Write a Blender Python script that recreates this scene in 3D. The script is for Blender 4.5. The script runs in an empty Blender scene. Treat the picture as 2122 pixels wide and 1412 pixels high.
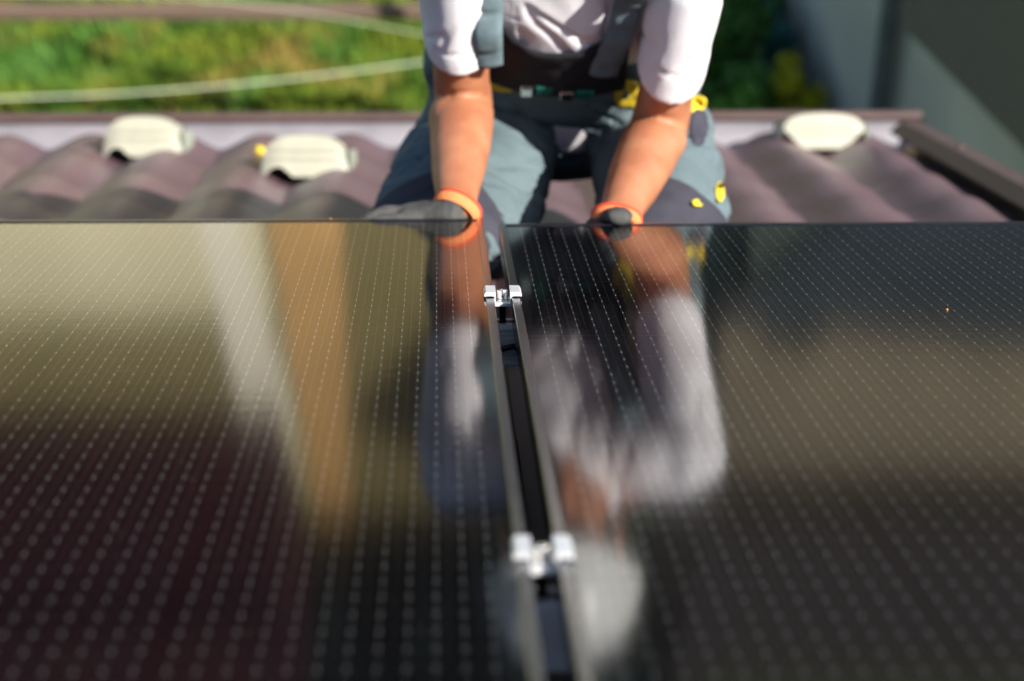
import bpy, bmesh, math, random
from mathutils import Vector, Matrix, noise
from mathutils.bvhtree import BVHTree

random.seed(7)
S = bpy.context.scene
COL = S.collection
R = math.radians

# ------------------------------------------------------------------ camera, world, sun, exposure
PITCH = R(25.0)                       # the roof falls away from the camera by this angle
MROOF = Matrix.Translation((0, 0, 5.2)) @ Matrix.Rotation(-PITCH, 4, 'X')   # roof frame: x right, y down the slope, z off the panels
CAM_H, LENS = 0.455, 85.0
cd = bpy.data.cameras.new('camera')
cam = bpy.data.objects.new('camera', cd)
COL.objects.link(cam)
cd.lens = LENS
cd.sensor_width = 36.0
cd.clip_start, cd.clip_end = 0.05, 2000
cam.matrix_world = MROOF @ Matrix.Translation((0, 0, CAM_H)) @ Matrix.Rotation(R(-1.74), 4, 'Z') @ Matrix.Rotation(R(90 - 10.968), 4, 'X')
cd.dof.use_dof = True
cd.dof.focus_distance = 2.60
cd.dof.aperture_fstop = 4.0
cd.dof.aperture_blades = 9
S.camera = cam

SUN = Vector((0.62, -0.43, 0.655)).normalized()
world = bpy.data.worlds.new('World')
S.world = world
world.use_nodes = True
wn = world.node_tree
bg = wn.nodes['Background']
sky = wn.nodes.new('ShaderNodeTexSky')
sky.sky_type = 'NISHITA'
sky.sun_disc = False
sky.sun_elevation = math.asin(SUN.z)
sky.sun_rotation = math.atan2(SUN.x, SUN.y)
wn.links.new(sky.outputs[0], bg.inputs[0])
bg.inputs[1].default_value = 0.075
sl = bpy.data.lights.new('sun', 'SUN')
sl.energy = 5.0
sl.angle = R(0.5)
sl.color = (1.0, 0.95, 0.87)
so = bpy.data.objects.new('sun', sl)
COL.objects.link(so)
so.rotation_euler = (-SUN).to_track_quat('-Z', 'Y').to_euler()
S.view_settings.view_transform = 'Standard'
S.view_settings.look = 'None'
S.view_settings.gamma = 1.0
S.view_settings.exposure = 1.05
S.view_settings.use_curve_mapping = False
S.render.engine = 'CYCLES'
S.cycles.use_denoising = True
S.cycles.max_bounces = 8
S.cycles.transparent_max_bounces = 8
S.cycles.sample_clamp_indirect = 6.0
S.cycles.caustics_reflective = False
S.cycles.caustics_refractive = False

# ------------------------------------------------------------------ materials
MATS = {}


def mat(name, col, rough=0.6, metal=0.0, col2=None, scale=8.0, bump=0.0, bscale=None, spec=0.5, sss=0.0, stretch=(1, 1, 1), detail=4.0, lo=0.35, hi=0.65):
    m = bpy.data.materials.new(name)
    m.use_nodes = True
    nt = m.node_tree
    p = nt.nodes['Principled BSDF']
    p.inputs['Roughness'].default_value = rough
    p.inputs['Metallic'].default_value = metal
    p.inputs['Specular IOR Level'].default_value = spec
    p.inputs['Base Color'].default_value = (*col, 1)
    if sss:
        p.inputs['Subsurface Weight'].default_value = sss
        p.inputs['Subsurface Radius'].default_value = (0.012, 0.004, 0.002)
        p.inputs['Subsurface Scale'].default_value = 0.5
    tc = nt.nodes.new('ShaderNodeTexCoord')
    mp = nt.nodes.new('ShaderNodeMapping')
    mp.inputs['Scale'].default_value = stretch
    nt.links.new(tc.outputs['Object'], mp.inputs['Vector'])
    if col2:
        n = nt.nodes.new('ShaderNodeTexNoise')
        n.inputs['Scale'].default_value = scale
        n.inputs['Detail'].default_value = detail
        nt.links.new(mp.outputs[0], n.inputs['Vector'])
        r = nt.nodes.new('ShaderNodeValToRGB')
        r.color_ramp.elements[0].position = lo
        r.color_ramp.elements[1].position = hi
        r.color_ramp.elements[0].color = (*col, 1)
        r.color_ramp.elements[1].color = (*col2, 1)
        nt.links.new(n.outputs['Fac'], r.inputs[0])
        nt.links.new(r.outputs[0], p.inputs['Base Color'])
    if bump:
        b = nt.nodes.new('ShaderNodeTexNoise')
        b.inputs['Scale'].default_value = bscale or scale * 4
        b.inputs['Detail'].default_value = 3
        nt.links.new(mp.outputs[0], b.inputs['Vector'])
        bp = nt.nodes.new('ShaderNodeBump')
        bp.inputs['Strength'].default_value = bump
        bp.inputs['Distance'].default_value = 0.003
        nt.links.new(b.outputs['Fac'], bp.inputs['Height'])
        nt.links.new(bp.outputs[0], p.inputs['Normal'])
    MATS[name] = m
    return m


mat('alu', (0.80, 0.81, 0.83), 0.34, 0.45, (0.70, 0.71, 0.73), 60, 0.08, 400, stretch=(6, 1, 1))
mat('rail_alu', (0.92, 0.92, 0.91), 0.38, 0.0, (0.86, 0.86, 0.85), 40, 0.06, 300, stretch=(0.5, 6, 6))
mat('steel', (0.78, 0.75, 0.70), 0.22, 1.0, (0.66, 0.64, 0.6), 40)
mat('thread', (0.16, 0.15, 0.14), 0.3, 1.0)
mat('black_alu', (0.14, 0.137, 0.14), 0.22, 1.0, (0.11, 0.108, 0.11), 30, 0.02, 300)
mat('cell', (0.0028, 0.0025, 0.0032), 0.5, 0.0, (0.0038, 0.0033, 0.0042), 6, spec=0.0)
mat('backsheet', (0.006, 0.006, 0.007), 0.6, spec=0.0)
mat('silver', (0.205, 0.207, 0.212), 0.5, 0.0)
mat('wire', (0.06, 0.06, 0.062), 0.5, 0.0)
mat('fineline', (0.035, 0.035, 0.037), 0.5, 0.0)
mat('dust', (0.42, 0.38, 0.32), 0.9)
mat('rubber', (0.012, 0.012, 0.013), 0.5)
mat('orange_dirt', (0.45, 0.20, 0.03), 0.8)
mat('tile', (0.100, 0.057, 0.065), 0.36, 0.0, (0.148, 0.090, 0.101), 4, 0.25, 160, spec=0.5)
mat('trim_brown', (0.075, 0.045, 0.040), 0.42, 0.0, (0.092, 0.058, 0.051), 12, spec=0.5)
mat('gutter_inside', (0.26, 0.245, 0.268), 0.4, 0.0, (0.20, 0.19, 0.208), 9, spec=0.5, stretch=(1, 6, 1))
mat('deck', (0.06, 0.042, 0.040), 0.7)
mat('cream', (0.41, 0.40, 0.315), 0.5, 0.0, (0.36, 0.35, 0.275), 18, 0.1, 60)
mat('cream_grey', (0.30, 0.33, 0.27), 0.5, 0.0, (0.22, 0.25, 0.2), 20)
mat('opening_shade', (0.02, 0.014, 0.012), 0.8)  # near-black painted in for the shade inside openings
mat('plaster', (0.54, 0.55, 0.47), 0.9, 0.0, (0.42, 0.435, 0.375), 1.6, 0.4, 60)
mat('plaster_house', (0.62, 0.58, 0.5), 0.9, 0.0, (0.5, 0.47, 0.4), 3, 0.3, 60)
mat('khaki_wall', (0.60, 0.55, 0.38), 0.9, 0.0, (0.52, 0.47, 0.32), 1.2)
mat('pale_trim', (0.80, 0.76, 0.62), 0.7)
mat('tan_board', (0.50, 0.29, 0.10), 0.7, 0.0, (0.36, 0.21, 0.075), 3, stretch=(9, 1, 0.5))
mat('olive_wall', (0.16, 0.13, 0.07), 0.8, 0.0, (0.11, 0.10, 0.05), 2)
mat('taupe_wall', (0.26, 0.205, 0.145), 0.85, 0.0, (0.20, 0.16, 0.115), 1.5)
mat('red_roof', (0.028, 0.0065, 0.008), 0.8, 0.0, (0.021, 0.006, 0.009), 2, spec=0.1)
mat('dark_roof', (0.022, 0.014, 0.012), 0.75, 0.0, (0.018, 0.012, 0.011), 2)
mat('brown_wood', (0.115, 0.072, 0.05), 0.75, 0.0, (0.155, 0.105, 0.078), 5, stretch=(0.4, 8, 8))
mat('shade_brown', (0.10, 0.092, 0.070), 0.8, 0.0, (0.125, 0.113, 0.088), 4, stretch=(0.5, 6, 6))  # brown of the board that stands in for shadow on the wall
mat('felt_roof', (0.018, 0.026, 0.030), 0.9, 0.0, (0.024, 0.034, 0.038), 3, spec=0.1)
mat('straw', (0.62, 0.56, 0.36), 0.95, 0.0, (0.50, 0.45, 0.27), 1.2, spec=0.1)
mat('pale_path', (0.72, 0.66, 0.50), 0.95, 0.0, (0.60, 0.55, 0.42), 2, spec=0.1)
mat('tan_soil', (0.56, 0.33, 0.125), 0.95, 0.0, (0.34, 0.21, 0.085), 1.1, spec=0.1)
mat('dry_grass_and_fade', (0.21, 0.165, 0.075), 0.95, 0.0, (0.15, 0.13, 0.05), 2, spec=0.1)
mat('red_wall', (0.034, 0.007, 0.011), 0.85, 0.0, (0.026, 0.007, 0.012), 1.5, spec=0.1)
mat('zinc', (0.11, 0.135, 0.15), 0.5, 0.3, (0.085, 0.105, 0.12), 6)
mat('cable_white', (0.62, 0.66, 0.48), 0.5)
mat('skin', (0.41, 0.175, 0.092), 0.5, 0.0, (0.32, 0.118, 0.058), 16, 0.2, 260, spec=0.35, sss=0.12)
mat('hair', (0.03, 0.018, 0.010), 0.6)
mat('eye_white', (0.7, 0.68, 0.65), 0.2)
mat('shirt', (0.80, 0.77, 0.80), 0.9, 0.0, (0.76, 0.735, 0.765), 10, 0.25, 700, spec=0.2)
mat('work_grey', (0.108, 0.147, 0.160), 0.85, 0.0, (0.085, 0.120, 0.133), 12, 0.3, 500, spec=0.25)
mat('strap_grey', (0.135, 0.185, 0.205), 0.8, 0.0, (0.105, 0.15, 0.168), 40, 0.35, 500, spec=0.25)
mat('work_black', (0.010, 0.009, 0.012), 0.85, 0.0, (0.014, 0.013, 0.017), 14, 0.3, 400, spec=0.25)
mat('pad_black', (0.034, 0.034, 0.048), 0.8, 0.0, (0.045, 0.045, 0.06), 20, 0.3, 500, spec=0.25)
mat('yellow', (0.72, 0.52, 0.02), 0.7, 0.0, (0.60, 0.42, 0.015), 30)
mat('green_plastic', (0.0, 0.11, 0.075), 0.4)
mat('glove', (0.085, 0.083, 0.076), 0.85, 0.0, (0.052, 0.052, 0.05), 40, 0.4, 600, spec=0.25)
mat('glove_orange', (0.80, 0.21, 0.075), 0.85, 0.0, (0.78, 0.25, 0.09), 30, 0.3, 600, spec=0.2)
mat('glove_red', (0.75, 0.06, 0.02), 0.8)
mat('helmet', (0.78, 0.78, 0.76), 0.25)
mat('leather', (0.03, 0.022, 0.016), 0.5)
mat('leaf_dark', (0.05, 0.14, 0.02), 0.6, 0.0, (0.08, 0.19, 0.03), 4, spec=0.3)
mat('leaf_bright', (0.12, 0.30, 0.03), 0.6, 0.0, (0.17, 0.36, 0.045), 5, spec=0.3)
mat('leaf_teal', (0.03, 0.13, 0.11), 0.6, 0.0, (0.045, 0.17, 0.145), 6, spec=0.3)
mat('leaf_yellow', (0.42, 0.40, 0.012), 0.6, 0.0, (0.28, 0.32, 0.015), 6, spec=0.3)
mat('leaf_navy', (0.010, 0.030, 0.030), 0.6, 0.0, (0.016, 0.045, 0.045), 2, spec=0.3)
mat('stem', (0.06, 0.045, 0.03), 0.8)
for nm in ('leaf_dark', 'leaf_bright', 'leaf_teal', 'leaf_yellow'):
    pass


def glass_material():
    m = bpy.data.materials.new('panel_glass')
    m.use_nodes = True
    nt = m.node_tree
    for n in list(nt.nodes):
        if n.type != 'OUTPUT_MATERIAL':
            nt.nodes.remove(n)
    out = [n for n in nt.nodes if n.type == 'OUTPUT_MATERIAL'][0]
    tr = nt.nodes.new('ShaderNodeBsdfTransparent')
    gl = nt.nodes.new('ShaderNodeBsdfGlossy')
    gl.inputs['Roughness'].default_value = 0.075
    fr = nt.nodes.new('ShaderNodeFresnel')
    ge = nt.nodes.new('ShaderNodeNewGeometry')        # a thin pane: light from below meets the same reflectance as from above
    io = nt.nodes.new('ShaderNodeMix')
    io.inputs['A'].default_value = 1.52
    io.inputs['B'].default_value = 1 / 1.52
    nt.links.new(ge.outputs['Backfacing'], io.inputs['Factor'])
    nt.links.new(io.outputs['Result'], fr.inputs['IOR'])
    mx = nt.nodes.new('ShaderNodeMixShader')
    tc = nt.nodes.new('ShaderNodeTexCoord')
    mp = nt.nodes.new('ShaderNodeMapping')
    mp.inputs['Scale'].default_value = (1, 5, 1)
    n1 = nt.nodes.new('ShaderNodeTexNoise')          # rolled glass: faint ripples lying across the panel
    n1.inputs['Scale'].default_value = 9
    n1.inputs['Detail'].default_value = 5
    n2 = nt.nodes.new('ShaderNodeTexNoise')          # fine grain of the anti-glare glass
    n2.inputs['Scale'].default_value = 900
    n2.inputs['Detail'].default_value = 1
    nt.links.new(tc.outputs['Object'], mp.inputs['Vector'])
    nt.links.new(mp.outputs[0], n1.inputs['Vector'])
    nt.links.new(tc.outputs['Object'], n2.inputs['Vector'])
    b1 = nt.nodes.new('ShaderNodeBump')
    b1.inputs['Strength'].default_value = 0.022
    b1.inputs['Distance'].default_value = 0.002
    b2 = nt.nodes.new('ShaderNodeBump')
    b2.inputs['Strength'].default_value = 0.10
    b2.inputs['Distance'].default_value = 0.00008
    nt.links.new(n1.outputs['Fac'], b1.inputs['Height'])
    nt.links.new(n2.outputs['Fac'], b2.inputs['Height'])
    nt.links.new(b1.outputs[0], b2.inputs['Normal'])
    nt.links.new(b2.outputs[0], gl.inputs['Normal'])
    nt.links.new(fr.outputs[0], mx.inputs[0])
    nt.links.new(tr.outputs[0], mx.inputs[1])
    nt.links.new(gl.outputs[0], mx.inputs[2])
    nt.links.new(mx.outputs[0], out.inputs['Surface'])
    return m


MATS['glass'] = glass_material()


def ground_material(name, blades=False):
    m = bpy.data.materials.new(name)
    m.use_nodes = True
    nt = m.node_tree
    p = nt.nodes['Principled BSDF']
    p.inputs['Roughness'].default_value = 0.9
    p.inputs['Specular IOR Level'].default_value = 0.2
    tc = nt.nodes.new('ShaderNodeTexCoord')

    def ns(scale, detail, off):
        mp = nt.nodes.new('ShaderNodeMapping')
        mp.inputs['Location'].default_value = off
        mp.inputs['Scale'].default_value = (1, 1, 0.02 if blades else 1)
        nt.links.new(tc.outputs['Object'], mp.inputs['Vector'])
        n = nt.nodes.new('ShaderNodeTexNoise')
        n.inputs['Scale'].default_value = scale
        n.inputs['Detail'].default_value = detail
        nt.links.new(mp.outputs[0], n.inputs['Vector'])
        return n

    def ramp(src, a, b, ca, cb):
        r = nt.nodes.new('ShaderNodeValToRGB')
        r.color_ramp.elements[0].position, r.color_ramp.elements[1].position = a, b
        r.color_ramp.elements[0].color, r.color_ramp.elements[1].color = (*ca, 1), (*cb, 1)
        nt.links.new(src.outputs['Fac'], r.inputs[0])
        return r

    def mix(f, a, b):
        x = nt.nodes.new('ShaderNodeMix')
        x.data_type = 'RGBA'
        nt.links.new(f, x.inputs['Factor'])
        nt.links.new(a, x.inputs['A'])
        nt.links.new(b, x.inputs['B'])
        return x.outputs['Result']
    k = 1.0        # overall lightness
    green = ramp(ns(3.2, 4, (0, 0, 0)), 0.38, 0.62, (0.055 * k, 0.110 * k, 0.010 * k), (0.160 * k, 0.205 * k, 0.018 * k))
    lush = ramp(ns(4.5, 3, (5, 2, 0)), 0.4, 0.6, (0.05, 0.145, 0.016), (0.105, 0.235, 0.045))
    dry = ramp(ns(4, 4, (3, 9, 0)), 0.35, 0.65, (0.17, 0.15, 0.022), (0.34, 0.23, 0.07))
    f1 = ramp(ns(1.7, 3, (11, 4, 0)), 0.47, 0.60, (0, 0, 0), (1, 1, 1))
    f2 = ramp(ns(1.9, 4, (1.3, 7, 0)), 0.53, 0.66, (0, 0, 0), (1, 1, 1))
    c = mix(f1.outputs[0], green.outputs[0], lush.outputs[0])
    c = mix(f2.outputs[0], c, dry.outputs[0])
    nt.links.new(c, p.inputs['Base Color'])
    MATS[name] = m
    return m


ground_material('lawn')
ground_material('grass_blade', True)
mat('soil', (0.05, 0.035, 0.022), 0.95, 0.0, (0.075, 0.055, 0.035), 8)

# ------------------------------------------------------------------ mesh helpers


def add_box(bm, lo, hi, bev=0.0, rot=None, org=None):
    g = bmesh.ops.create_cube(bm, size=1.0)
    vs = g['verts']
    lo, hi = Vector(lo), Vector(hi)
    c, d = (lo + hi) / 2, hi - lo
    for v in vs:
        v.co = Vector((v.co.x * d.x, v.co.y * d.y, v.co.z * d.z)) + c
    if bev > 0:
        es = list({e for v in vs for e in v.link_edges})
        r = bmesh.ops.bevel(bm, geom=es, offset=bev, segments=1, affect='EDGES')
        vs = list({v for f in r['faces'] for v in f.verts} | {v for v in vs if v.is_valid})
    if rot is not None:
        o = Vector(org) if org is not None else c
        for v in vs:
            v.co = rot @ (v.co - o) + o
    return vs


def add_prism(bm, prof, a, b, axis):
    """profile (list of 2D points) extruded from a to b along axis 'x' or 'y'"""
    def P(u, w, t):
        return (t, u, w) if axis == 'x' else (u, t, w)
    A = [bm.verts.new(P(u, w, a)) for u, w in prof]
    B = [bm.verts.new(P(u, w, b)) for u, w in prof]
    n = len(prof)
    for i in range(n):
        j = (i + 1) % n
        bm.faces.new((A[i], A[j], B[j], B[i]))
    bm.faces.new(list(reversed(A)))
    bm.faces.new(B)


def add_cyl(bm, c0, c1, r0, r1=None, n=20, rings=None):
    """lathe along c0-c1; rings = list of (t, r)"""
    c0, c1 = Vector(c0), Vector(c1)
    r1 = r0 if r1 is None else r1
    rings = rings or [(0, r0), (1, r1)]
    ax = (c1 - c0).normalized()
    u = ax.orthogonal().normalized()
    w = ax.cross(u)
    L = []
    for t, r in rings:
        c = c0.lerp(c1, t)
        L.append([bm.verts.new(c + (u * math.cos(2 * math.pi * k / n) + w * math.sin(2 * math.pi * k / n)) * r) for k in range(n)])
    for i in range(len(L) - 1):
        for k in range(n):
            j = (k + 1) % n
            bm.faces.new((L[i][k], L[i][j], L[i + 1][j], L[i + 1][k]))
    bm.faces.new(list(reversed(L[0])))
    bm.faces.new(L[-1])


def catmull(P, i, t):
    p0, p1, p2, p3 = P[max(i - 1, 0)], P[i], P[i + 1], P[min(i + 2, len(P) - 1)]
    return 0.5 * ((2 * p1) + (p2 - p0) * t + (2 * p0 - 5 * p1 + 4 * p2 - p3) * t * t + (3 * p1 - p0 - 3 * p2 + p3) * t * t * t)


def add_tube(bm, pts, rad, side=(1, 0, 0), n=18, sub=5, cap=True, power=2.0):
    """smooth tapering tube through pts; rad = [(ra, rb)] with ra along `side`"""
    P = [Vector(p) for p in pts]
    Q = [Vector((r, r)) if not hasattr(r, '__len__') else Vector(r) for r in rad]
    C, D = [], []
    for i in range(len(P) - 1):
        for k in range(sub):
            C.append(catmull(P, i, k / sub))
            D.append(catmull(Q, i, k / sub))
    C.append(P[-1])
    D.append(Q[-1])
    if cap:
        t0 = (C[0] - C[1]).normalized()
        t1 = (C[-1] - C[-2]).normalized()
        r0, r1 = min(D[0]), min(D[-1])
        for f, s in ((0.45, 0.88), (0.75, 0.62), (0.95, 0.28)):
            C.insert(0, Vector(P[0]) + t0 * r0 * f)
            D.insert(0, Q[0] * s)
            C.append(Vector(P[-1]) + t1 * r1 * f)
            D.append(Q[-1] * s)
    s = Vector(side)
    L = []
    for i in range(len(C)):
        t = (C[min(i + 1, len(C) - 1)] - C[max(i - 1, 0)])
        if t.length < 1e-9:
            t = C[-1] - C[0]
        t.normalize()
        u = (s - t * s.dot(t)).normalized()
        w = t.cross(u)
        ring = []
        for k in range(n):
            a = 2 * math.pi * k / n
            ca, sa = math.cos(a), math.sin(a)
            if power != 2.0:
                ca = math.copysign(abs(ca) ** (2 / power), ca)
                sa = math.copysign(abs(sa) ** (2 / power), sa)
            ring.append(bm.verts.new(C[i] + u * D[i][0] * ca + w * D[i][1] * sa))
        L.append(ring)
    for i in range(len(L) - 1):
        for k in range(n):
            j = (k + 1) % n
            bm.faces.new((L[i][k], L[i][j], L[i + 1][j], L[i + 1][k]))
    bm.faces.new(list(reversed(L[0])))
    bm.faces.new(L[-1])
    return L


def add_ell(bm, c, r, rot=None, seg=20, rings=12):
    g = bmesh.ops.create_uvsphere(bm, u_segments=seg, v_segments=rings, radius=1.0)
    for v in g['verts']:
        p = Vector((v.co.x * r[0], v.co.y * r[1], v.co.z * r[2]))
        v.co = (rot @ p if rot else p) + Vector(c)


def remesh(bm, voxel, smooth=4, disp=None):
    """melt overlapping closed shapes of bm into one continuous surface; returns a mesh"""
    bmesh.ops.recalc_face_normals(bm, faces=bm.faces)
    me = bpy.data.meshes.new('tmp')
    bm.to_mesh(me)
    bm.free()
    o = bpy.data.objects.new('tmp', me)
    COL.objects.link(o)
    r = o.modifiers.new('r', 'REMESH')
    r.mode = 'VOXEL'
    r.voxel_size = voxel
    if smooth:
        s = o.modifiers.new('s', 'SMOOTH')
        s.factor = 0.5
        s.iterations = smooth
    dg = bpy.context.evaluated_depsgraph_get()
    out = bpy.data.meshes.new_from_object(o.evaluated_get(dg))
    bpy.data.objects.remove(o)
    bpy.data.meshes.remove(me)
    if disp:
        ns = [v.normal.copy() for v in out.vertices]
        for v, nn in zip(out.vertices, ns):
            v.co += nn * disp(v.co, nn)
    for p in out.polygons:
        p.use_smooth = True
    return out


def finish(bm, smooth=False, tri=False):
    bmesh.ops.recalc_face_normals(bm, faces=bm.faces)
    me = bpy.data.meshes.new('mesh')
    bm.to_mesh(me)
    bm.free()
    if smooth:
        for p in me.polygons:
            p.use_smooth = True
        if smooth != 'all':
            me.set_sharp_from_angle(angle=R(smooth if smooth is not True else 40))
    return me


def tag(o, label=None, cat=None, group=None, kind=None):
    if label:
        o['label'] = label
    if cat:
        o['category'] = cat
    if group:
        o['group'] = group
    if kind:
        o['kind'] = kind
    return o


ORG = {}


def thing(name, p, label, cat, group=None, roof=True):
    """an Empty at the thing's base; its children use the roof frame (or the world's) minus p"""
    o = bpy.data.objects.new(name, None)
    COL.objects.link(o)
    o.empty_display_size = 0.05
    p = Vector(p)
    o.matrix_world = (MROOF if roof else Matrix.Identity(4)) @ Matrix.Translation(p)
    ORG[o.name] = p
    return tag(o, label, cat, group)


def part(name, root, me, m, parent=None):
    """a mesh built in the root's frame, shifted to its origin"""
    if isinstance(me, bmesh.types.BMesh):
        me = finish(me)
    p = ORG[root.name]
    if not me.get('shifted'):
        me.transform(Matrix.Translation(-p))
        me['shifted'] = 1
    me.name = name
    if not me.materials:
        me.materials.append(MATS[m])
    o = bpy.data.objects.new(name, me)
    COL.objects.link(o)
    o.parent = parent or root
    return o


def single(name, me, m, label=None, cat=None, group=None, kind=None, roof=False):
    """a top-level object that is one mesh; its verts come in world (or roof) coordinates"""
    if isinstance(me, bmesh.types.BMesh):
        me = finish(me)
    me.name = name
    c = sum((v.co for v in me.vertices), Vector()) / max(1, len(me.vertices))
    me.transform(Matrix.Translation(-c))
    me.materials.append(MATS[m])
    o = bpy.data.objects.new(name, me)
    COL.objects.link(o)
    o.matrix_world = (MROOF if roof else Matrix.Identity(4)) @ Matrix.Translation(c)
    return tag(o, label, cat, group, kind)


def copy_tree(o, parent=None):
    c = o.copy()
    COL.objects.link(c)
    if parent:
        c.parent = parent
    for ch in o.children:
        copy_tree(ch, c)
    return c


# ------------------------------------------------------------------ setting: ground, lawn
bm = bmesh.new()
bmesh.ops.create_grid(bm, x_segments=2, y_segments=2, size=400)
for v in bm.verts:
    v.co.y += 100
g = single('ground', bm, 'lawn', kind='structure')
bm = bmesh.new()
f = bm.faces.new([bm.verts.new(p) for p in ((0.95, 12.6, 0.004), (1.05, 4.6, 0.004), (3.2, 4.6, 0.004), (3.2, 12.6, 0.004))])
single('flower_bed', bm, 'soil', kind='structure')


def grass_mesh(n, x0, x1, y0, y1, h0, h1, wide=1.0):
    V, F = [], []
    for _ in range(n):
        x, y = random.uniform(x0, x1), random.uniform(y0, y1)
        if wide > 1 and x > -3.6 and 8.7 < y < 12.0:      # the fine blades grow there
            continue
        clump = noise.noise(Vector((x * 2.2, y * 2.2, 1.0)))
        h = random.uniform(h0, h1) * (1.0 + 0.9 * clump)
        a = random.uniform(0, 6.283)
        w = random.uniform(0.003, 0.007) * wide
        lx, ly = math.cos(a) * h * 0.55, math.sin(a) * h * 0.55
        dx, dy = -math.sin(a) * w, math.cos(a) * w
        b = len(V)
        V += [(x - dx, y - dy, 0), (x + dx, y + dy, 0), (x + lx * .4 + dx * .7, y + ly * .4 + dy * .7, h * .7), (x + lx * .4 - dx * .7, y + ly * .4 - dy * .7, h * .7), (x + lx, y + ly, h)]
        F += [(b, b + 1, b + 2, b + 3), (b + 3, b + 2, b + 4)]
    me = bpy.data.meshes.new('grass')
    me.from_pydata(V, [], F)
    return me


single('lawn_grass', grass_mesh(60000, -3.6, 1.25, 8.7, 12.0, 0.03, 0.11), 'grass_blade', kind='stuff')
single('outer_grass', grass_mesh(75000, -8.5, 1.0, 5.0, 13.5, 0.04, 0.13, 2.2), 'grass_blade', kind='stuff')

# ------------------------------------------------------------------ the house whose roof we stand on
EAVE, TZ, VERGE, GEND = 5.30, -0.153, 1.00, 1.06
PW, ROW = 0.186, 0.350
house = thing('house', (0, EAVE, TZ), 'house roof of brown wave tiles under the solar panels', 'house')


def wave(u):
    """metal tile section over one pitch, u in 0..1: broad round crest, narrow valley"""
    return 0.034 * (0.5 + 0.5 * math.cos(2 * math.pi * (u - 0.5))) ** 0.72


def tile_mesh(w=PW, l=ROW, n=14):
    bm = bmesh.new()
    rows = [(-0.012, 0.002), (l * 0.5, 0.0075), (l - 0.008, 0.0125), (l, 0.011), (l + 0.003, 0.0)]
    G = [[bm.verts.new((w * i / n, y, z + wave(i / n))) for i in range(n + 1)] for y, z in rows]
    for r in range(len(rows) - 1):
        for i in range(n):
            bm.faces.new((G[r][i], G[r][i + 1], G[r + 1][i + 1], G[r + 1][i]))
    me = finish(bm)
    for p in me.polygons:
        p.use_smooth = True
    me.set_sharp_from_angle(angle=R(50))
    return me


tm = tile_mesh()
tm['shifted'] = 1
tm.materials.append(MATS['tile'])
NCOL, NROW = 14, 7
for r in range(NROW):
    for c in range(NCOL):
        t = bpy.data.objects.new('tile', tm)
        COL.objects.link(t)
        t.parent = house
        t.location = (VERGE - (c + 1) * PW + 0.012, -(r + 1) * ROW, random.uniform(-0.0012, 0.0012))
bm = bmesh.new()
for r in range(17):
    for c in range(26):
        if r < NROW and c < NCOL:
            continue
        b0 = Vector((VERGE - (c + 1) * PW + 0.012, EAVE - (r + 1) * ROW, TZ))
        G = [[bm.verts.new(b0 + Vector((PW * i / 8, y, z + wave(i / 8)))) for i in range(9)] for y, z in ((-0.012, 0.002), (ROW, 0.016), (ROW + 0.003, 0.0))]
        for q in range(2):
            for i in range(8):
                bm.faces.new((G[q][i], G[q][i + 1], G[q + 1][i + 1], G[q + 1][i]))
o = part('far_tile', house, finish(bm, 'all'), 'tile')
o['kind'] = 'stuff'
bm = bmesh.new()
add_box(bm, (-3.8, -0.6, TZ - 0.09), (VERGE + 0.02, EAVE - 0.03, TZ - 0.012))
part('roof_deck', house, bm, 'deck')

# gutter: half-round trough hung level under the eave
ch, sh_ = math.cos(PITCH), math.sin(PITCH)
HV, VV = Vector((0, ch, sh_)), Vector((0, -sh_, ch))     # world horizontal-outward and world up, in the roof frame
gc = Vector((0, EAVE, TZ)) + HV * 0.095 - VV * 0.006
GR = 0.066


def trough(r, x0, x1, n=14, a0=0.0, a1=math.pi):
    bm = bmesh.new()
    A = [gc + HV * (math.cos(a0 + (a1 - a0) * k / n) * r) - VV * (math.sin(a0 + (a1 - a0) * k / n) * r) for k in range(n + 1)]
    va = [bm.verts.new((x0, p.y, p.z)) for p in A]
    vb = [bm.verts.new((x1, p.y, p.z)) for p in A]
    for k in range(n):
        bm.faces.new((va[k], va[k + 1], vb[k + 1], vb[k]))
    return bm


gut = part('gutter', house, finish(trough(GR, -3.8, GEND + 0.03), 'all'), 'trim_brown')
part('gutter_lining', house, finish(trough(GR - 0.004, -3.8, GEND + 0.028), 'all'), 'gutter_inside', gut)
bm = bmesh.new()
p = gc + HV * (GR + 0.004)
add_cyl(bm, (-3.8, p.y, p.z), (GEND + 0.035, p.y, p.z), 0.013, n=12)
part('gutter_bead', house, finish(bm, 40), 'trim_brown', gut)
bm = bmesh.new()
pc = [gc + HV * (math.cos(math.pi * k / 12) * GR) - VV * (math.sin(math.pi * k / 12) * GR) for k in range(13)]
for x in (GEND + 0.031, GEND + 0.036):
    bm.faces.new([bm.verts.new((x, q.y, q.z)) for q in pc])
part('gutter_end_shade', house, bm, 'opening_shade', gut)  # open end closed with near-black faces for the shade within
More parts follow.
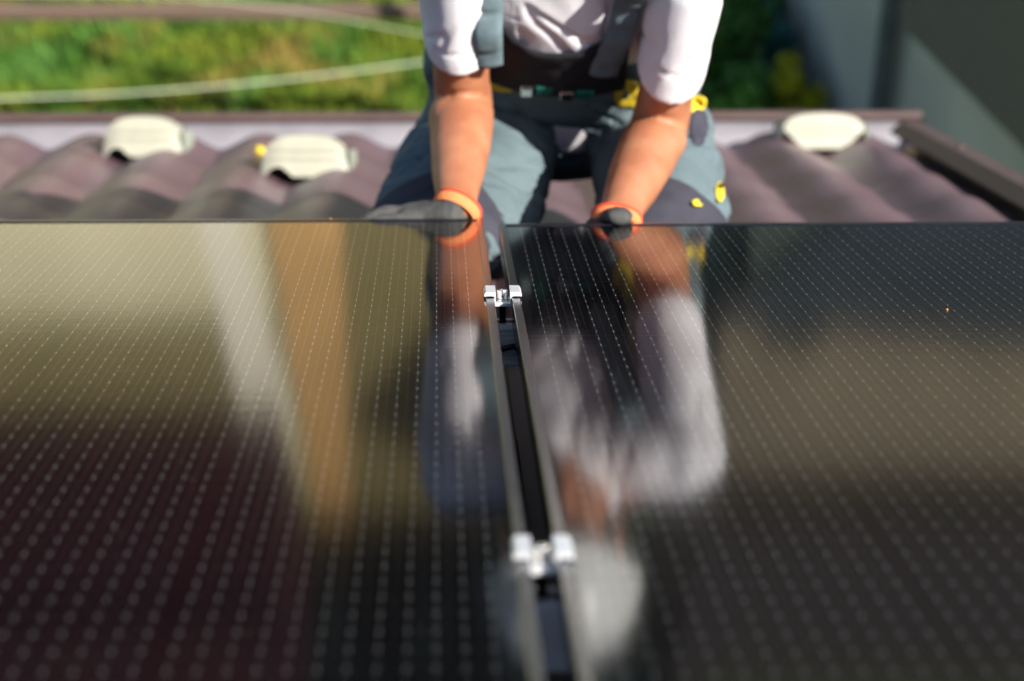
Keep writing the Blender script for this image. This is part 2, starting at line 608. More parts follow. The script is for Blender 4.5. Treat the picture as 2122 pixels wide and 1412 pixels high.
# verge trim: folded sheet over the roof's right edge
bm = bmesh.new()
add_prism(bm, [(VERGE - 0.005, -0.107), (VERGE + 0.02, -0.084), (VERGE + 0.060, -0.084), (VERGE + 0.060, -0.21), (VERGE + 0.054, -0.21), (VERGE + 0.054, -0.091), (VERGE + 0.022, -0.091), (VERGE - 0.001, -0.113)], -0.6, EAVE + 0.0, 'y')
vt = part('verge_trim', house, bm, 'trim_brown')
for y in (4.78, 4.2, 3.6):
    bm = bmesh.new()
    add_cyl(bm, (VERGE + 0.04, y, -0.084), (VERGE + 0.04, y, -0.079), 0.008, n=10)
    part('screw', house, bm, 'trim_brown', vt)
bm = bmesh.new()
add_box(bm, (VERGE + 0.004, -0.6, TZ - 0.2), (VERGE + 0.053, EAVE - 0.03, TZ - 0.01))
part('verge_board', house, bm, 'deck')
# walls of our own house, below the eaves (world frame pieces placed through the roof frame)
MI = MROOF.inverted()
bm = bmesh.new()
add_box(bm, (-3.6, -6.0, 0.0), (1.0, 4.35, 2.45))
me = finish(bm)
me.transform(MI)
part('wall', house, me, 'plaster_house')

# cream vent caps sitting on the tiles


def vent_cap(p, w, h, l, label, mouth, tilt):
    root = thing('roof_vent', p, label, 'roof vent', 'cream vent caps on the tiled roof')
    n = 16
    bm = bmesh.new()
    rows = []
    for j in range(7):                      # from the mouth (towards the ridge) to the back
        s = j / 6
        yy = l * s
        hh = h * (1.0 - 0.30 * s ** 1.6)
        ww = w * (1.0 - 0.10 * s)
        ring = []
        for i in range(n + 1):
            u = i / n * 2 - 1
            x = ww / 2 * math.copysign(1 - (1 - abs(u)) ** 1.6, u) if False else ww / 2 * u
            z = hh * ((1 - abs(u) ** 3.2) ** (1 / 2.4) if mouth else (1 - abs(u) ** 4.5) ** (1 / 2.6) * (1 - 0.10 * u * u))
            ring.append((x, yy, z))
        rows.append(ring)
    G = [[bm.verts.new(Vector(p) + Vector(q)) for q in ring] for ring in rows]
    for j in range(6):
        for i in range(n):
            bm.faces.new((G[j][i], G[j][i + 1], G[j + 1][i + 1], G[j + 1][i]))
    bm.faces.new(list(G[-1]))
    part('shell', root, finish(bm, 50), 'cream')
    # front plate with an arched mouth cut out of its lower edge
    bm = bmesh.new()
    mx, mr = mouth or (0, 0)
    top = [Vector(q) for q in rows[0]]
    lowz = []
    for q in top:
        d = abs(q.x - mx * w)
        if mouth is None:                   # this one narrows downwards on both sides
            lowz.append(h * 0.66 * max(0.0, (abs(q.x) / (w / 2) - 0.45) / 0.55))
            continue
        lowz.append(math.sqrt(max(0.0, 1 - (d / (mr * w)) ** 2)) * mr * w * 0.95 if d < mr * w else 0.0)
    A = [bm.verts.new(Vector(p) + Vector((q.x, -0.004 - 0.010 * (1 - (q.x / w * 2) ** 2), min(z, q.z)))) for q, z in zip(top, lowz)]
    B = [bm.verts.new(Vector(p) + Vector((q.x, 0.001, q.z))) for q in top]
    for i in range(n):
        bm.faces.new((A[i], A[i + 1], B[i + 1], B[i]))
    part('front_plate', root, finish(bm, 60), 'cream')
    bm = bmesh.new()
    for k in range(2):
        z = h * (0.45 + 0.22 * k)
        pts = [Vector(p) + Vector((w * 0.40 * (t / 6 * 2 - 1), -0.008 - 0.006 * (1 - (t / 3 - 1) ** 2), z)) for t in range(7)]
        add_tube(bm, pts, [0.0007] * 7, side=(0, 0, 1), n=6, sub=1)
    part('rib', root, finish(bm, 'all'), 'cream')
    bm = bmesh.new()
    add_prism(bm, [(p[1] + 0.012, p[2]), (p[1] + l * 0.9, p[2]), (p[1] + l * 0.9, p[2] + h * 0.45), (p[1] + 0.012, p[2] + h * 0.62)], p[0] + w * 0.490, p[0] + w * 0.512, 'x')
    part('side_grille', root, bm, 'cream_grey')
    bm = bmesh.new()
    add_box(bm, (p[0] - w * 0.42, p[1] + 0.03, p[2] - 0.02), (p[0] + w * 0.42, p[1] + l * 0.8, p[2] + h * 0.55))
    part('vent_mouth_shade', root, bm, 'opening_shade')  # near-black block painting the shade behind the mouth
    root.matrix_world = root.matrix_world @ Matrix.Rotation(R(tilt), 4, 'Z')
    return root


vent_cap((-0.620, 5.06, TZ + 0.024), 0.168, 0.083, 0.16, 'cream roof vent cap nearest the eave, left of the worker, arched mouth', (-0.30, 0.12), -3)
vent_cap((-0.262, 4.71, TZ + 0.024), 0.176, 0.081, 0.16, 'cream roof vent cap closest to the kneeling worker, yellow spot beside it', (-0.29, 0.12), -3)
vent_cap((0.828, 5.17, TZ + 0.024), 0.196, 0.075, 0.17, 'wide cream roof vent cap right of the worker, by the gutter end', None, 2)
bm = bmesh.new()
add_ell(bm, (-0.367, 4.95, TZ + 0.046), (0.012, 0.012, 0.012), seg=12, rings=8)
add_cyl(bm, (-0.367, 4.95, TZ + 0.0), (-0.367, 4.95, TZ + 0.04), 0.006, n=10)
single('yellow_peg', finish(bm, 40), 'yellow', 'small yellow peg standing on the tiles beside a cream vent', 'peg', roof=True)

# ------------------------------------------------------------------ mounting rails
GAPX = 0.0690


def rail(yc, label):
    y0, y1, zt, zb = yc - 0.020, yc + 0.020, -0.0305, -0.0775
    r = thing('mounting_rail', (0, yc, zb), label, 'mounting rail', 'aluminium rails under the panels')
    prof = [(y0, zt), (y0 + 0.0120, zt), (y0 + 0.0120, zt - 0.004), (y0 + 0.0075, zt - 0.004), (y0 + 0.0075, zt - 0.016), (y1 - 0.0075, zt - 0.016),
            (y1 - 0.0075, zt - 0.004), (y1 - 0.0120, zt - 0.004), (y1 - 0.0120, zt), (y1, zt), (y1, zb), (y0 - 0.004, zb), (y0 - 0.004, zb + 0.004), (y0, zb + 0.0045),
            (y0, zb + 0.0100), (y0 + 0.0008, zb + 0.0106), (y0 + 0.0008, zb + 0.0116), (y0, zb + 0.0122),
            (y0, zt - 0.0150), (y0 + 0.0008, zt - 0.0144), (y0 + 0.0008, zt - 0.0136), (y0, zt - 0.0130),
            (y0, zt - 0.0098), (y0 + 0.0008, zt - 0.0092), (y0 + 0.0008, zt - 0.0084), (y0, zt - 0.0078), (y0, zt - 0.006), (y0 - 0.0012, zt - 0.0055)]
    bm = bmesh.new()
    add_prism(bm, prof, -1.30, VERGE - 0.02, 'x')
    part('profile', r, bm, 'rail_alu')
    for x in (-0.75, 0.55):
        bm = bmesh.new()
        add_box(bm, (x - 0.02, yc - 0.015, TZ - 0.012), (x + 0.02, yc + 0.015, zb - 0.0005), 0.002)
        part('roof_hook', r, bm, 'alu')
    return r


YC1, YC2 = 2.614, 1.588
rail(YC1, 'aluminium mounting rail under the clamp in focus, black cable across it')
rail(YC2, 'blurred aluminium mounting rail under the clamp nearest the camera')
bm = bmesh.new()
add_tube(bm, [(-0.10, YC1 - 0.034, -0.085), (0.02, YC1 - 0.034, -0.066), (0.058, YC1 - 0.034, -0.0575), (0.077, YC1 - 0.033, -0.0525), (0.083, YC1 - 0.030, -0.0535), (0.098, YC1 - 0.028, -0.060), (0.2, YC1 - 0.028, -0.085)],
         [0.0032] * 7, side=(0, 0, 1), n=10, sub=5)
single('cable', finish(bm, 'all'), 'rubber', 'short black cable lying across the aluminium rail in the gap', 'cable', roof=True)

# ------------------------------------------------------------------ mid clamps


def clamp(yc, label):
    r = thing('mid_clamp', (GAPX, yc, 0.0), label, 'clamp', 'mid clamps holding the two panels')
    x, L = GAPX, 0.0215
    # U profile with two jaws; serrations under the jaws
    prof = [(-0.0205, 0.0012), (-0.0205, 0.0034), (-0.0185, 0.0062), (-0.0078, 0.0062), (-0.0078, -0.0068), (0.0078, -0.0068), (0.0078, 0.0062), (0.0185, 0.0062), (0.0205, 0.0034), (0.0205, 0.0012)]
    s = [(0.0188, 0.0012)]
    xx = 0.0183
    while xx > 0.0115:
        s += [(xx, 0.0012), (xx - 0.0005, 0.0018), (xx - 0.0010, 0.0012)]
        xx -= 0.0014
    s += [(0.0105, 0.0010), (0.0094, 0.0006), (0.0094, -0.0098)]
    right = prof + s
    left = [(-a, b) for a, b in reversed(s)]
    full = right + left
    bm = bmesh.new()
    add_prism(bm, [(x + a, b) for a, b in full], yc - L, yc + L, 'y')
    part('clamp_body', r, bm, 'alu')
    bm = bmesh.new()
    add_cyl(bm, (x, yc, -0.0068), (x, yc, -0.0052), 0.0072, n=24, rings=[(0, 0.0070), (0.3, 0.0073), (0.7, 0.0073), (1, 0.0068)])
    part('washer', r, finish(bm, 30), 'steel')
    bm = bmesh.new()
    add_cyl(bm, (x, yc, -0.0052), (x, yc, 0.0050), 0.006, n=28, rings=[(0, 0.0056), (0.04, 0.0062), (0.85, 0.0064), (0.97, 0.0060), (1.0, 0.0052)])
    # hexagon socket: inset the top face and push it in
    top = max(bm.faces, key=lambda f: f.calc_center_median().z)
    q = bmesh.ops.inset_region(bm, faces=[top], thickness=0.0018)
    e = bmesh.ops.extrude_discrete_faces(bm, faces=[top])
    for v in e['faces'][0].verts:
        v.co.z -= 0.004
    part('bolt_head', r, finish(bm, 35), 'steel')
    bm = bmesh.new()
    n, rings = 16, []
    z = -0.0068
    while z > -0.045:
        rings += [(z, 0.0040), (z - 0.0005, 0.0032)]
        z -= 0.00115
    t0, t1 = rings[0][0], rings[-1][0]
    add_cyl(bm, (x, yc, t0), (x, yc, t1), 0.004, n=n, rings=[((zz - t0) / (t1 - t0), rr) for zz, rr in rings])
    part('bolt_shaft', r, finish(bm, 20), 'thread')
    return r


clamp(YC1, 'sharp aluminium mid clamp with socket bolt, in focus between the panels')
clamp(YC2, 'large blurred aluminium mid clamp in the gap, nearest the camera')

# ------------------------------------------------------------------ solar panels
NCELL_X, NCELL_Y, CELL, HALF, NBB, PITCHB = 5, 22, 0.2100, 0.1050, 12, 0.0175
PWID, PLEN = 1.096, 2.384


def panel(x_in, y_far, sgn, label, rotz=0.0):
    """x_in: inner edge beside the gap; sgn -1 = reaches left, +1 = reaches right"""
    x0, x1 = (x_in - PWID, x_in) if sgn < 0 else (x_in, x_in + PWID)
    y0, y1 = y_far - PLEN, y_far
    r = thing('solar_panel', (x_in, y_far, 0), label, 'solar panel', 'black solar panels on the roof')
    LIP, T = 0.0090, 0.030
    bm = bmesh.new()
    for s, xe in ((1, x0), (-1, x1)):                       # long bars: C profile with lip, wall and foot
        prof = [(xe, -T), (xe, -0.0006), (xe + s * 0.0006, 0), (xe + s * (LIP - 0.0006), 0), (xe + s * LIP, -0.0006), (xe + s * LIP, -0.0026), (xe + s * 0.0018, -0.0026),
                (xe + s * 0.0018, -T + 0.0018), (xe + s * 0.024, -T + 0.0018), (xe + s * 0.024, -T)]
        b = bmesh.new()
        add_prism(b, prof, y0, y1, 'y')
        part('frame_bar', r, b, 'black_alu')
    for s, ye in ((1, y0), (-1, y1)):
        prof = [(ye, -T), (ye, -0.0006), (ye + s * 0.0006, -0.0002), (ye + s * (LIP - 0.0006), -0.0002), (ye + s * LIP, -0.0006), (ye + s * LIP, -0.0026), (ye + s * 0.0018, -0.0026),
                (ye + s * 0.0018, -T + 0.0022), (ye + s * 0.024, -T + 0.0022), (ye + s * 0.024, -T + 0.0004)]
        b = bmesh.new()
        add_prism(b, prof, x0 + LIP + 0.0003, x1 - LIP - 0.0003, 'x')
        part('frame_bar', r, b, 'black_alu')
    bm.free()
    # backsheet
    bm = bmesh.new()
    add_box(bm, (x0 + 0.0025, y0 + 0.0025, -0.0072), (x1 - 0.0025, y1 - 0.0025, -0.0052))
    part('backsheet', r, bm, 'backsheet')
    # glass
    bm = bmesh.new()
    bm.faces.new([bm.verts.new(p) for p in ((x0 + 0.002, y0 + 0.002, -0.0018), (x1 - 0.002, y0 + 0.002, -0.0018), (x1 - 0.002, y1 - 0.002, -0.0018), (x0 + 0.002, y1 - 0.002, -0.0018))])
    me = bpy.data.meshes.new('glass')
    bm.to_mesh(me)                                        # keeps its face upwards: the Fresnel term needs the outer side
    bm.free()
    part('glass', r, me, 'glass')
    # cells, wires, solder dots
    mx = (PWID - NCELL_X * CELL - (NCELL_X - 1) * 0.002) / 2
    my = (PLEN - NCELL_Y * HALF - (NCELL_Y - 1) * 0.0018) / 2
    cm = bmesh.new()
    add_box(cm, (0, 0, 0), (CELL, HALF, 0.0004))
    for f_ in list(cm.faces):
        pass
    cmesh = finish(cm)
    cmesh['shifted'] = 1
    cmesh.materials.append(MATS['cell'])
    org = ORG[r.name]
    wb, db, fb = bmesh.new(), bmesh.new(), bmesh.new()

    def quad(b, xa, ya, xb, yb, z):
        b.faces.new([b.verts.new(p) for p in ((xa, ya, z), (xb, ya, z), (xb, yb, z), (xa, yb, z))])
    for i in range(NCELL_X):
        xc = x0 + mx + i * (CELL + 0.002)
        for k in range(NBB):
            xb = xc + CELL / NBB * (k + 0.5)
            quad(wb, xb - 0.00016, y0 + my * 0.6, xb + 0.00016, y1 - my * 0.6, -0.00415)
            if k < NBB - 1:
                xf = xb + CELL / NBB * 0.5
                quad(fb, xf - 0.00010, y0 + my, xf + 0.00010, y1 - my, -0.0043)
        for j in range(NCELL_Y):
            yc = y0 + my + j * (HALF + 0.0018)
            c = bpy.data.objects.new('cell', cmesh)
            COL.objects.link(c)
            c.parent = r
            c.location = Vector((xc, yc, -0.0048)) - org
            for k in range(NBB):
                xb = xc + CELL / NBB * (k + 0.5)
                for q in range(3):
                    yd = yc + HALF * (q + 0.5) / 3
                    if yd < 1.15:
                        continue
                    top = db.verts.new((xb, yd, -0.0027))
                    vs = []
                    for a in range(8):
                        an = 2 * math.pi * a / 8
                        vs.append(db.verts.new((xb + 0.00080 * math.cos(an), yd + 0.0017 * math.sin(an), -0.0041)))
                    for a in range(8):
                        db.faces.new((vs[a], vs[(a + 1) % 8], top))
    for nm, b, m in (('busbar_wire', wb, 'wire'), ('finger_line', fb, 'fineline'), ('solder_dot', db, 'silver')):
        o = part(nm, r, b, m)
        o['kind'] = 'stuff'
    bm = bmesh.new()                                        # dust grains on the glass
    for _ in range(420):
        xd, yd, rd = random.uniform(x0 + 0.02, x1 - 0.02), random.uniform(1.3, y1 - 0.02), random.uniform(0.0002, 0.00055)
        bm.faces.new([bm.verts.new((xd + rd * math.cos(1.2566 * a), yd + rd * 1.3 * math.sin(1.2566 * a), -0.0015)) for a in range(5)])
    o = part('dust', r, bm, 'dust')
    o['kind'] = 'stuff'
    r.matrix_world = r.matrix_world @ Matrix.Rotation(R(rotz), 4, 'Z')
    return r


panel(GAPX - 0.0097, 3.208, -1, 'black solar panel left of the gap, mirroring a beige wall', 0.0)
panel(GAPX + 0.0097, 3.158, +1, 'black solar panel right of the gap, mirroring white shirt and dark trees', 0.0)
# specks of orange dirt on the panels
for (x, y, z, lab) in ((-0.145, 3.204, 0.0006, 'tiny orange speck on the far frame of the left panel'), (0.538, 2.51, -0.001, 'tiny orange speck on the glass of the right panel')):
    bm = bmesh.new()
    add_ell(bm, (x, y, z), (0.0016, 0.0022, 0.0014), seg=8, rings=6)
    single('dirt_speck', finish(bm, 'all'), 'orange_dirt', lab, 'dirt', roof=True)

# ------------------------------------------------------------------ the worker
person = thing('person', (0.18, 3.70, TZ), 'worker kneeling on the roof in white t-shirt and grey bib overalls, gripping both panels', 'person')
SH_L, EL_L, WR_L = Vector((0.018, 3.325, 0.375)), Vector((0.036, 3.50, 0.126)), Vector((0.022, 3.230, 0.008))
SH_R, EL_R, WR_R = Vector((0.352, 3.325, 0.355)), Vector((0.318, 3.49, 0.088)), Vector((0.236, 3.200, -0.006))
PEL, NECK = Vector((0.195, 3.79, 0.105)), Vector((0.185, 3.38, 0.405))
AX = (NECK - PEL)
FR = Vector((0, -AX.z, AX.y)).normalized()          # towards the worker's front: down and to the camera
HEADC = Vector((0.170, 3.27, 0.475))
HU = Vector((0.02, -0.55, 0.83)).normalized()        # up of the head
HF = Vector((0, -HU.z, HU.y)).normalized()           # where the face looks
HX = HF.cross(HU).normalized()
HROT = Matrix((HX, -HF, HU)).transposed()


def hp(a, b, c):
    """head frame: a = side, b = forward, c = up"""
    return HEADC + HX * a + HF * b + HU * c


bm = bmesh.new()
# torso, neck, head
add_tube(bm, [PEL - AX * 0.08, PEL + AX * 0.3, PEL + AX * 0.68, PEL + AX * 0.93], [(0.150, 0.105), (0.145, 0.100), (0.165, 0.110), (0.150, 0.075)])
add_tube(bm, [PEL + AX * 0.9, NECK + Vector((0, -0.02, 0.02)), HEADC + HU * -0.03], [(0.075, 0.065), (0.060, 0.060), (0.056, 0.060)])
add_ell(bm, hp(0, -0.005, 0.035), (0.076, 0.096, 0.094), HROT)
add_ell(bm, hp(0, 0.030, -0.045), (0.056, 0.060, 0.072), HROT)
add_ell(bm, hp(0, 0.062, -0.100), (0.026, 0.024, 0.022), HROT)
add_tube(bm, [hp(0, 0.083, 0.012), hp(0, 0.100, -0.020), hp(0, 0.108, -0.040)], [0.008, 0.011, 0.015], side=HX, n=10, sub=3)
add_tube(bm, [hp(-0.024, 0.082, -0.072), hp(0, 0.090, -0.070), hp(0.024, 0.082, -0.072)], [0.006, 0.008, 0.006], n=8, sub=3)
add_tube(bm, [hp(-0.045, 0.076, 0.022), hp(0, 0.090, 0.020), hp(0.045, 0.076, 0.022)], [0.009, 0.011, 0.009], n=8, sub=3)
for s in (-1, 1):
    add_ell(bm, hp(s * 0.078, -0.008, -0.012), (0.010, 0.020, 0.032), HROT)
# arms down to the wrists and the palms inside the gloves
for SH, EL, WR in ((SH_L, EL_L, WR_L), (SH_R, EL_R, WR_R)):
    up_, fo = EL - SH, WR - EL
    add_tube(bm, [SH, SH + up_ * 0.45, SH + up_ * 0.82, EL, EL + fo * 0.25, EL + fo * 0.6, EL + fo * 0.88, WR],
             [(0.040, 0.042), (0.041, 0.042), (0.0405, 0.040), (0.0435, 0.040), (0.0450, 0.040), (0.0385, 0.034), (0.0295, 0.0245), (0.0290, 0.022)], side=(1, 0, 0), n=20)
    o_ = Vector((-1 if EL is EL_L else 1, -0.25, 0.15)).normalized()      # the outer forearm muscle, fullest below the elbow
    add_tube(bm, [EL - fo * 0.16 + o_ * 0.012, EL + fo * 0.12 + o_ * 0.019, EL + fo * 0.36 + o_ * 0.014, EL + fo * 0.62 + o_ * 0.006], [0.020, 0.030, 0.026, 0.020], side=(1, 0, 0), n=16)
    add_tube(bm, [WR - fo * 0.10 + o_ * 0.012, WR - fo * 0.02 + o_ * 0.016], [0.012, 0.013], side=(1, 0, 0), n=12)
    add_tube(bm, [PEL + AX * 0.86 + Vector((0.0, 0, 0)), SH], [(0.075, 0.055), (0.038, 0.036)], side=(0, 1, 0))
add_tube(bm, [WR_L, WR_L + Vector((-0.03, 0.018, -0.012)), WR_L + Vector((-0.065, 0.022, -0.022))], [(0.020, 0.014), (0.026, 0.012), (0.028, 0.010)], side=(0, 1, 0))
add_tube(bm, [WR_R, WR_R + Vector((-0.008, -0.006, -0.018)), WR_R + Vector((-0.012, -0.008, -0.034))], [(0.022, 0.014), (0.026, 0.014), (0.024, 0.012)], side=(1, 0, 0))
# legs (inside the overalls)
HIP_L, KN_L, AN_L = Vector((0.084, 3.785, 0.080)), Vector((0.006, 3.43, -0.062)), Vector((0.035, 3.84, -0.080))
HIP_R, KN_R, AN_R = Vector((0.312, 3.785, 0.080)), Vector((0.316, 3.43, -0.066)), Vector((0.318, 3.84, -0.080))
for HP, KN, AN in ((HIP_L, KN_L, AN_L), (HIP_R, KN_R, AN_R)):
    add_tube(bm, [HP, HP.lerp(KN, 0.5), KN], [0.085, 0.072, 0.056])
    add_tube(bm, [KN, KN.lerp(AN, 0.35), AN], [0.05, 0.052, 0.036])


def skin_disp(co, nn):
    d = 0.0012 * noise.noise(co * 30)
    for EL, WR in ((EL_L, WR_L), (EL_R, WR_R)):        # the fold inside the elbow
        ax = (WR - EL).normalized()
        t = (co - EL).dot((ax + (EL - (SH_L if EL is EL_L else SH_R)).normalized()).normalized())
        if (co - EL).length < 0.07 and nn.y < 0.1:
            d -= 0.0030 * math.exp(-(t / 0.008) ** 2)
            d += 0.0004 * math.exp(-((t - 0.024) / 0.02) ** 2)
    return d


body = part('body', person, remesh(bm, 0.0042, 5, skin_disp), 'skin')
for s in (-1, 1):
    bm = bmesh.new()
    add_ell(bm, hp(s * 0.031, 0.078, 0.0), (0.011, 0.010, 0.006), HROT, 12, 8)
    part('eye', person, finish(bm, 'all'), 'eye_white')
bm = bmesh.new()
add_ell(bm, hp(0, -0.016, 0.030), (0.081, 0.094, 0.088), HROT)
part('hair', person, finish(bm, 'all'), 'hair')

# white hard hat
hat = bmesh.new()
dome = []
N, MR = 32, 10
for j in range(MR + 1):
    a = j / MR * math.pi / 2
    rr, zz = math.cos(a), math.sin(a)
    dome.append([hat.verts.new(hp(0.104 * rr * math.cos(2 * math.pi * k / N), -0.002 + 0.128 * rr * math.sin(2 * math.pi * k / N), 0.058 + 0.098 * zz ** 0.9)) for k in range(N)] if j < MR else None)
ap = hat.verts.new(hp(0, -0.002, 0.156))
for j in range(MR - 1):
    for k in range(N):
        q = (k + 1) % N
        hat.faces.new((dome[j][k], dome[j][q], dome[j + 1][q], dome[j + 1][k]))
for k in range(N):
    hat.faces.new((dome[MR - 1][k], dome[MR - 1][(k + 1) % N], ap))
brim, brim2 = [], []
for k in range(N):
    a = 2 * math.pi * k / N
    fwd = max(0.0, math.sin(a)) ** 2
    e = 0.006 + 0.042 * fwd
    brim.append(hat.verts.new(hp((0.104 + 0.008) * math.cos(a), -0.002 + (0.128 + e) * math.sin(a), 0.056 - 0.010 * fwd)))
    brim2.append(hat.verts.new(hp(0.099 * math.cos(a), -0.002 + 0.123 * math.sin(a), 0.052)))
for k in range(N):
    q = (k + 1) % N
    hat.faces.new((brim[k], brim[q], dome[0][q], dome[0][k]))
    hat.faces.new((brim2[k], brim2[q], brim[q], brim[k]))
helm = part('hard_hat', person, finish(hat, 35), 'helmet')
bm = bmesh.new()
add_tube(bm, [hp(0, 0.120, 0.085), hp(0, 0.085, 0.140), hp(0, 0, 0.162), hp(0, -0.085, 0.142), hp(0, -0.124, 0.085)], [(0.016, 0.006)] * 5, side=HX, n=10, sub=4)
part('ridge', person, finish(bm, 'all'), 'helmet', helm)

# t-shirt
bm = bmesh.new()
add_tube(bm, [PEL + AX * 0.12, PEL + AX * 0.38, PEL + AX * 0.66, PEL + AX * 0.86, PEL + AX * 0.985], [(0.168, 0.122), (0.166, 0.118), (0.184, 0.126), (0.178, 0.106), (0.085, 0.075)], n=28)
for SH, EL in ((SH_L, EL_L), (SH_R, EL_R)):
    up_ = EL - SH
    add_tube(bm, [PEL + AX * 0.84, SH.lerp(PEL + AX * 0.84, 0.25), SH], [(0.10, 0.085), (0.072, 0.062), (0.052, 0.050)], side=(0, 1, 0))
    end = SH + up_ * (0.60 if EL is EL_L else 0.64)
    add_tube(bm, [SH - up_ * 0.02, SH + up_ * 0.30, SH + up_ * 0.55, end, end + up_ * 0.010, end - up_ * 0.02, end - up_ * 0.12, end - up_ * 0.22],
             [(0.048, 0.054), (0.053, 0.057), (0.050, 0.056), (0.0495, 0.0565), (0.0475, 0.0545), (0.0455, 0.051), (0.044, 0.048), (0.02, 0.02)], side=(1, 0, 0), n=24, sub=3, cap=False)


def shirt_disp(co, nn):
    d = 0.0
    for SH, EL in ((SH_L, EL_L), (SH_R, EL_R)):
        up_ = (EL - SH)
        t = (co - SH).dot(up_) / up_.length_squared
        rad = (co - SH - up_ * t).length
        if -0.1 < t < 0.9 and rad < 0.085:
            ang = co.x * 18
            w = min(1, max(0, (0.55 - t) / 0.08)) if t < 0.55 else 0.0
            f_ = noise.noise(Vector((co.x * 20 + t * 4, co.y * 20 - t * 5, t * 2.2 + 3)))
            d += w * (0.0068 * f_ - 0.0038 * max(0, 1 - abs(f_) * 8))
            if 0.49 < t < 0.512:
                d -= 0.0012
            return d
    q = (co - PEL)
    u = q.dot(AX) / AX.length_squared
    f1 = noise.noise(Vector((co.x * 9, u * 5 + co.x * 3, 0.5)))
    f2 = noise.noise(Vector((co.x * 22 + u * 6, u * 7, 4.5)))
    d += 0.009 * f1 + 0.004 * f2 - 0.005 * max(0, 1 - abs(f2) * 7)
    return d


shirt_me = remesh(bm, 0.0045, 4, shirt_disp)
for v in shirt_me.vertices:                          # the hems sag lower in front than behind
    for SH, EL in ((SH_L, EL_L), (SH_R, EL_R)):
        up_ = EL - SH
        q = v.co - SH
        t = q.dot(up_) / up_.length_squared
        rad = q - up_ * t
        if 0.2 < t < 0.9 and rad.length < 0.085:
            fr = max(0.0, -rad.normalized().y)
            v.co += up_.normalized() * 0.030 * fr ** 1.3 * min(1.0, (t - 0.2) / 0.35)
bvh = BVHTree.FromPolygons([v.co.copy() for v in shirt_me.vertices], [tuple(p.vertices) for p in shirt_me.polygons])
part('t_shirt', person, shirt_me, 'shirt')


def front(x, u, off, tree=None):
    """point on the shirt's front at side position x and height u along the torso, lifted by off"""
    a = PEL + AX * u
    o_ = Vector((x, a.y, a.z)) + FR * 0.4
    h = (tree or bvh).ray_cast(o_, -FR)
    if h[0] is None:
        return Vector((x, a.y, a.z)) + FR * 0.10
    return h[0] + FR * off


def band(path, width, thick, wob=0.0):
    """cloth band: path = [(centre, normal)], laid across x"""
    bm = bmesh.new()
    T, B = [], []
    n = 5
    for i, (c, nn) in enumerate(path):
        t = (path[min(i + 1, len(path) - 1)][0] - path[max(i - 1, 0)][0]).normalized()
        s = t.cross(nn).normalized()
        rt_, rb_ = [], []
        for k in range(n):
            e = (k / (n - 1) - 0.5)
            lift = wob * noise.noise(Vector((i * 0.9, k * 0.4, 2.2)))
            rt_.append(bm.verts.new(c + s * width * e + nn * (thick + lift - 0.004 * (2 * e) ** 2)))
            rb_.append(bm.verts.new(c + s * width * e + nn * (lift - 0.004 * (2 * e) ** 2)))
        T.append(rt_)
        B.append(rb_)
    for i in range(len(path) - 1):
        for k in range(n - 1):
            bm.faces.new((T[i][k], T[i][k + 1], T[i + 1][k + 1], T[i + 1][k]))
            bm.faces.new((B[i][k + 1], B[i][k], B[i + 1][k], B[i + 1][k + 1]))
        bm.faces.new((T[i][0], T[i + 1][0], B[i + 1][0], B[i][0]))
        bm.faces.new((T[i + 1][-1], T[i][-1], B[i][-1], B[i + 1][-1]))
    bm.faces.new(T[0] + B[0][::-1])
    bm.faces.new(T[-1][::-1] + B[-1])
    return finish(bm, 'all')


def strap(xs, us, lift):
    path = []
    nseg = 26
    for i in range(nseg + 1):
        s = i / nseg
        j = s * (len(xs) - 1)
        a = min(int(j), len(xs) - 2)
        x = xs[a] + (xs[a + 1] - xs[a]) * (j - a)
        u = us[a] + (us[a + 1] - us[a]) * (j - a)
        path.append((front(x, u, lift), FR))
    # over the shoulder and down the back
    c = path[0][0]
    bx = xs[0]
    over = [(Vector((bx, c.y + 0.05, c.z + 0.07)), (FR * 0.3 + Vector((0, -0.2, 1))).normalized()), (Vector((bx, c.y + 0.13, c.z + 0.045)), Vector((0, 0.5, 0.8)).normalized()), (Vector((bx + (0.18 - bx) * 0.4, c.y + 0.24, c.z - 0.10)), -FR), (Vector((0.18, c.y + 0.36, c.z - 0.26)), -FR)]
    return band(list(reversed(over)) + path, 0.042, 0.003, 0.004)


part('strap', person, strap([0.070, 0.068, 0.070], [0.96, 0.84, 0.70], 0.016), 'strap_grey')
part('strap', person, strap([0.268, 0.258, 0.236], [0.96, 0.78, 0.58], 0.018), 'strap_grey')

# overalls: hips and legs as one garment
HIPS = ([PEL - AX * 0.06, PEL + AX * 0.06, PEL + AX * 0.30, PEL + AX * 0.50], [(0.180, 0.114), (0.212, 0.128), (0.212, 0.130), (0.190, 0.130)])
bm = bmesh.new()
add_tube(bm, *HIPS, n=28)
hipb = BVHTree.FromBMesh(bm)
bm.free()
bm = bmesh.new()
add_tube(bm, *HIPS, n=28)
add_tube(bm, [HIP_L + Vector((0, 0.02, 0.0)), HIP_L.lerp(KN_L, 0.35) + Vector((0.010, 0, 0.002)), HIP_L.lerp(KN_L, 0.72) + Vector((0.002, 0, 0)), KN_L + Vector((-0.005, -0.01, 0))], [(0.104, 0.098), (0.116, 0.094), (0.122, 0.084), (0.112, 0.074)], n=26)
add_tube(bm, [HIP_R + Vector((0, 0.02, 0.0)), HIP_R.lerp(KN_R, 0.35) + Vector((0.012, 0, 0.004)), HIP_R.lerp(KN_R, 0.72) + Vector((0.010, 0, 0)), KN_R + Vector((0.003, -0.01, 0))], [(0.104, 0.098), (0.100, 0.096), (0.096, 0.086), (0.090, 0.072)], n=26)
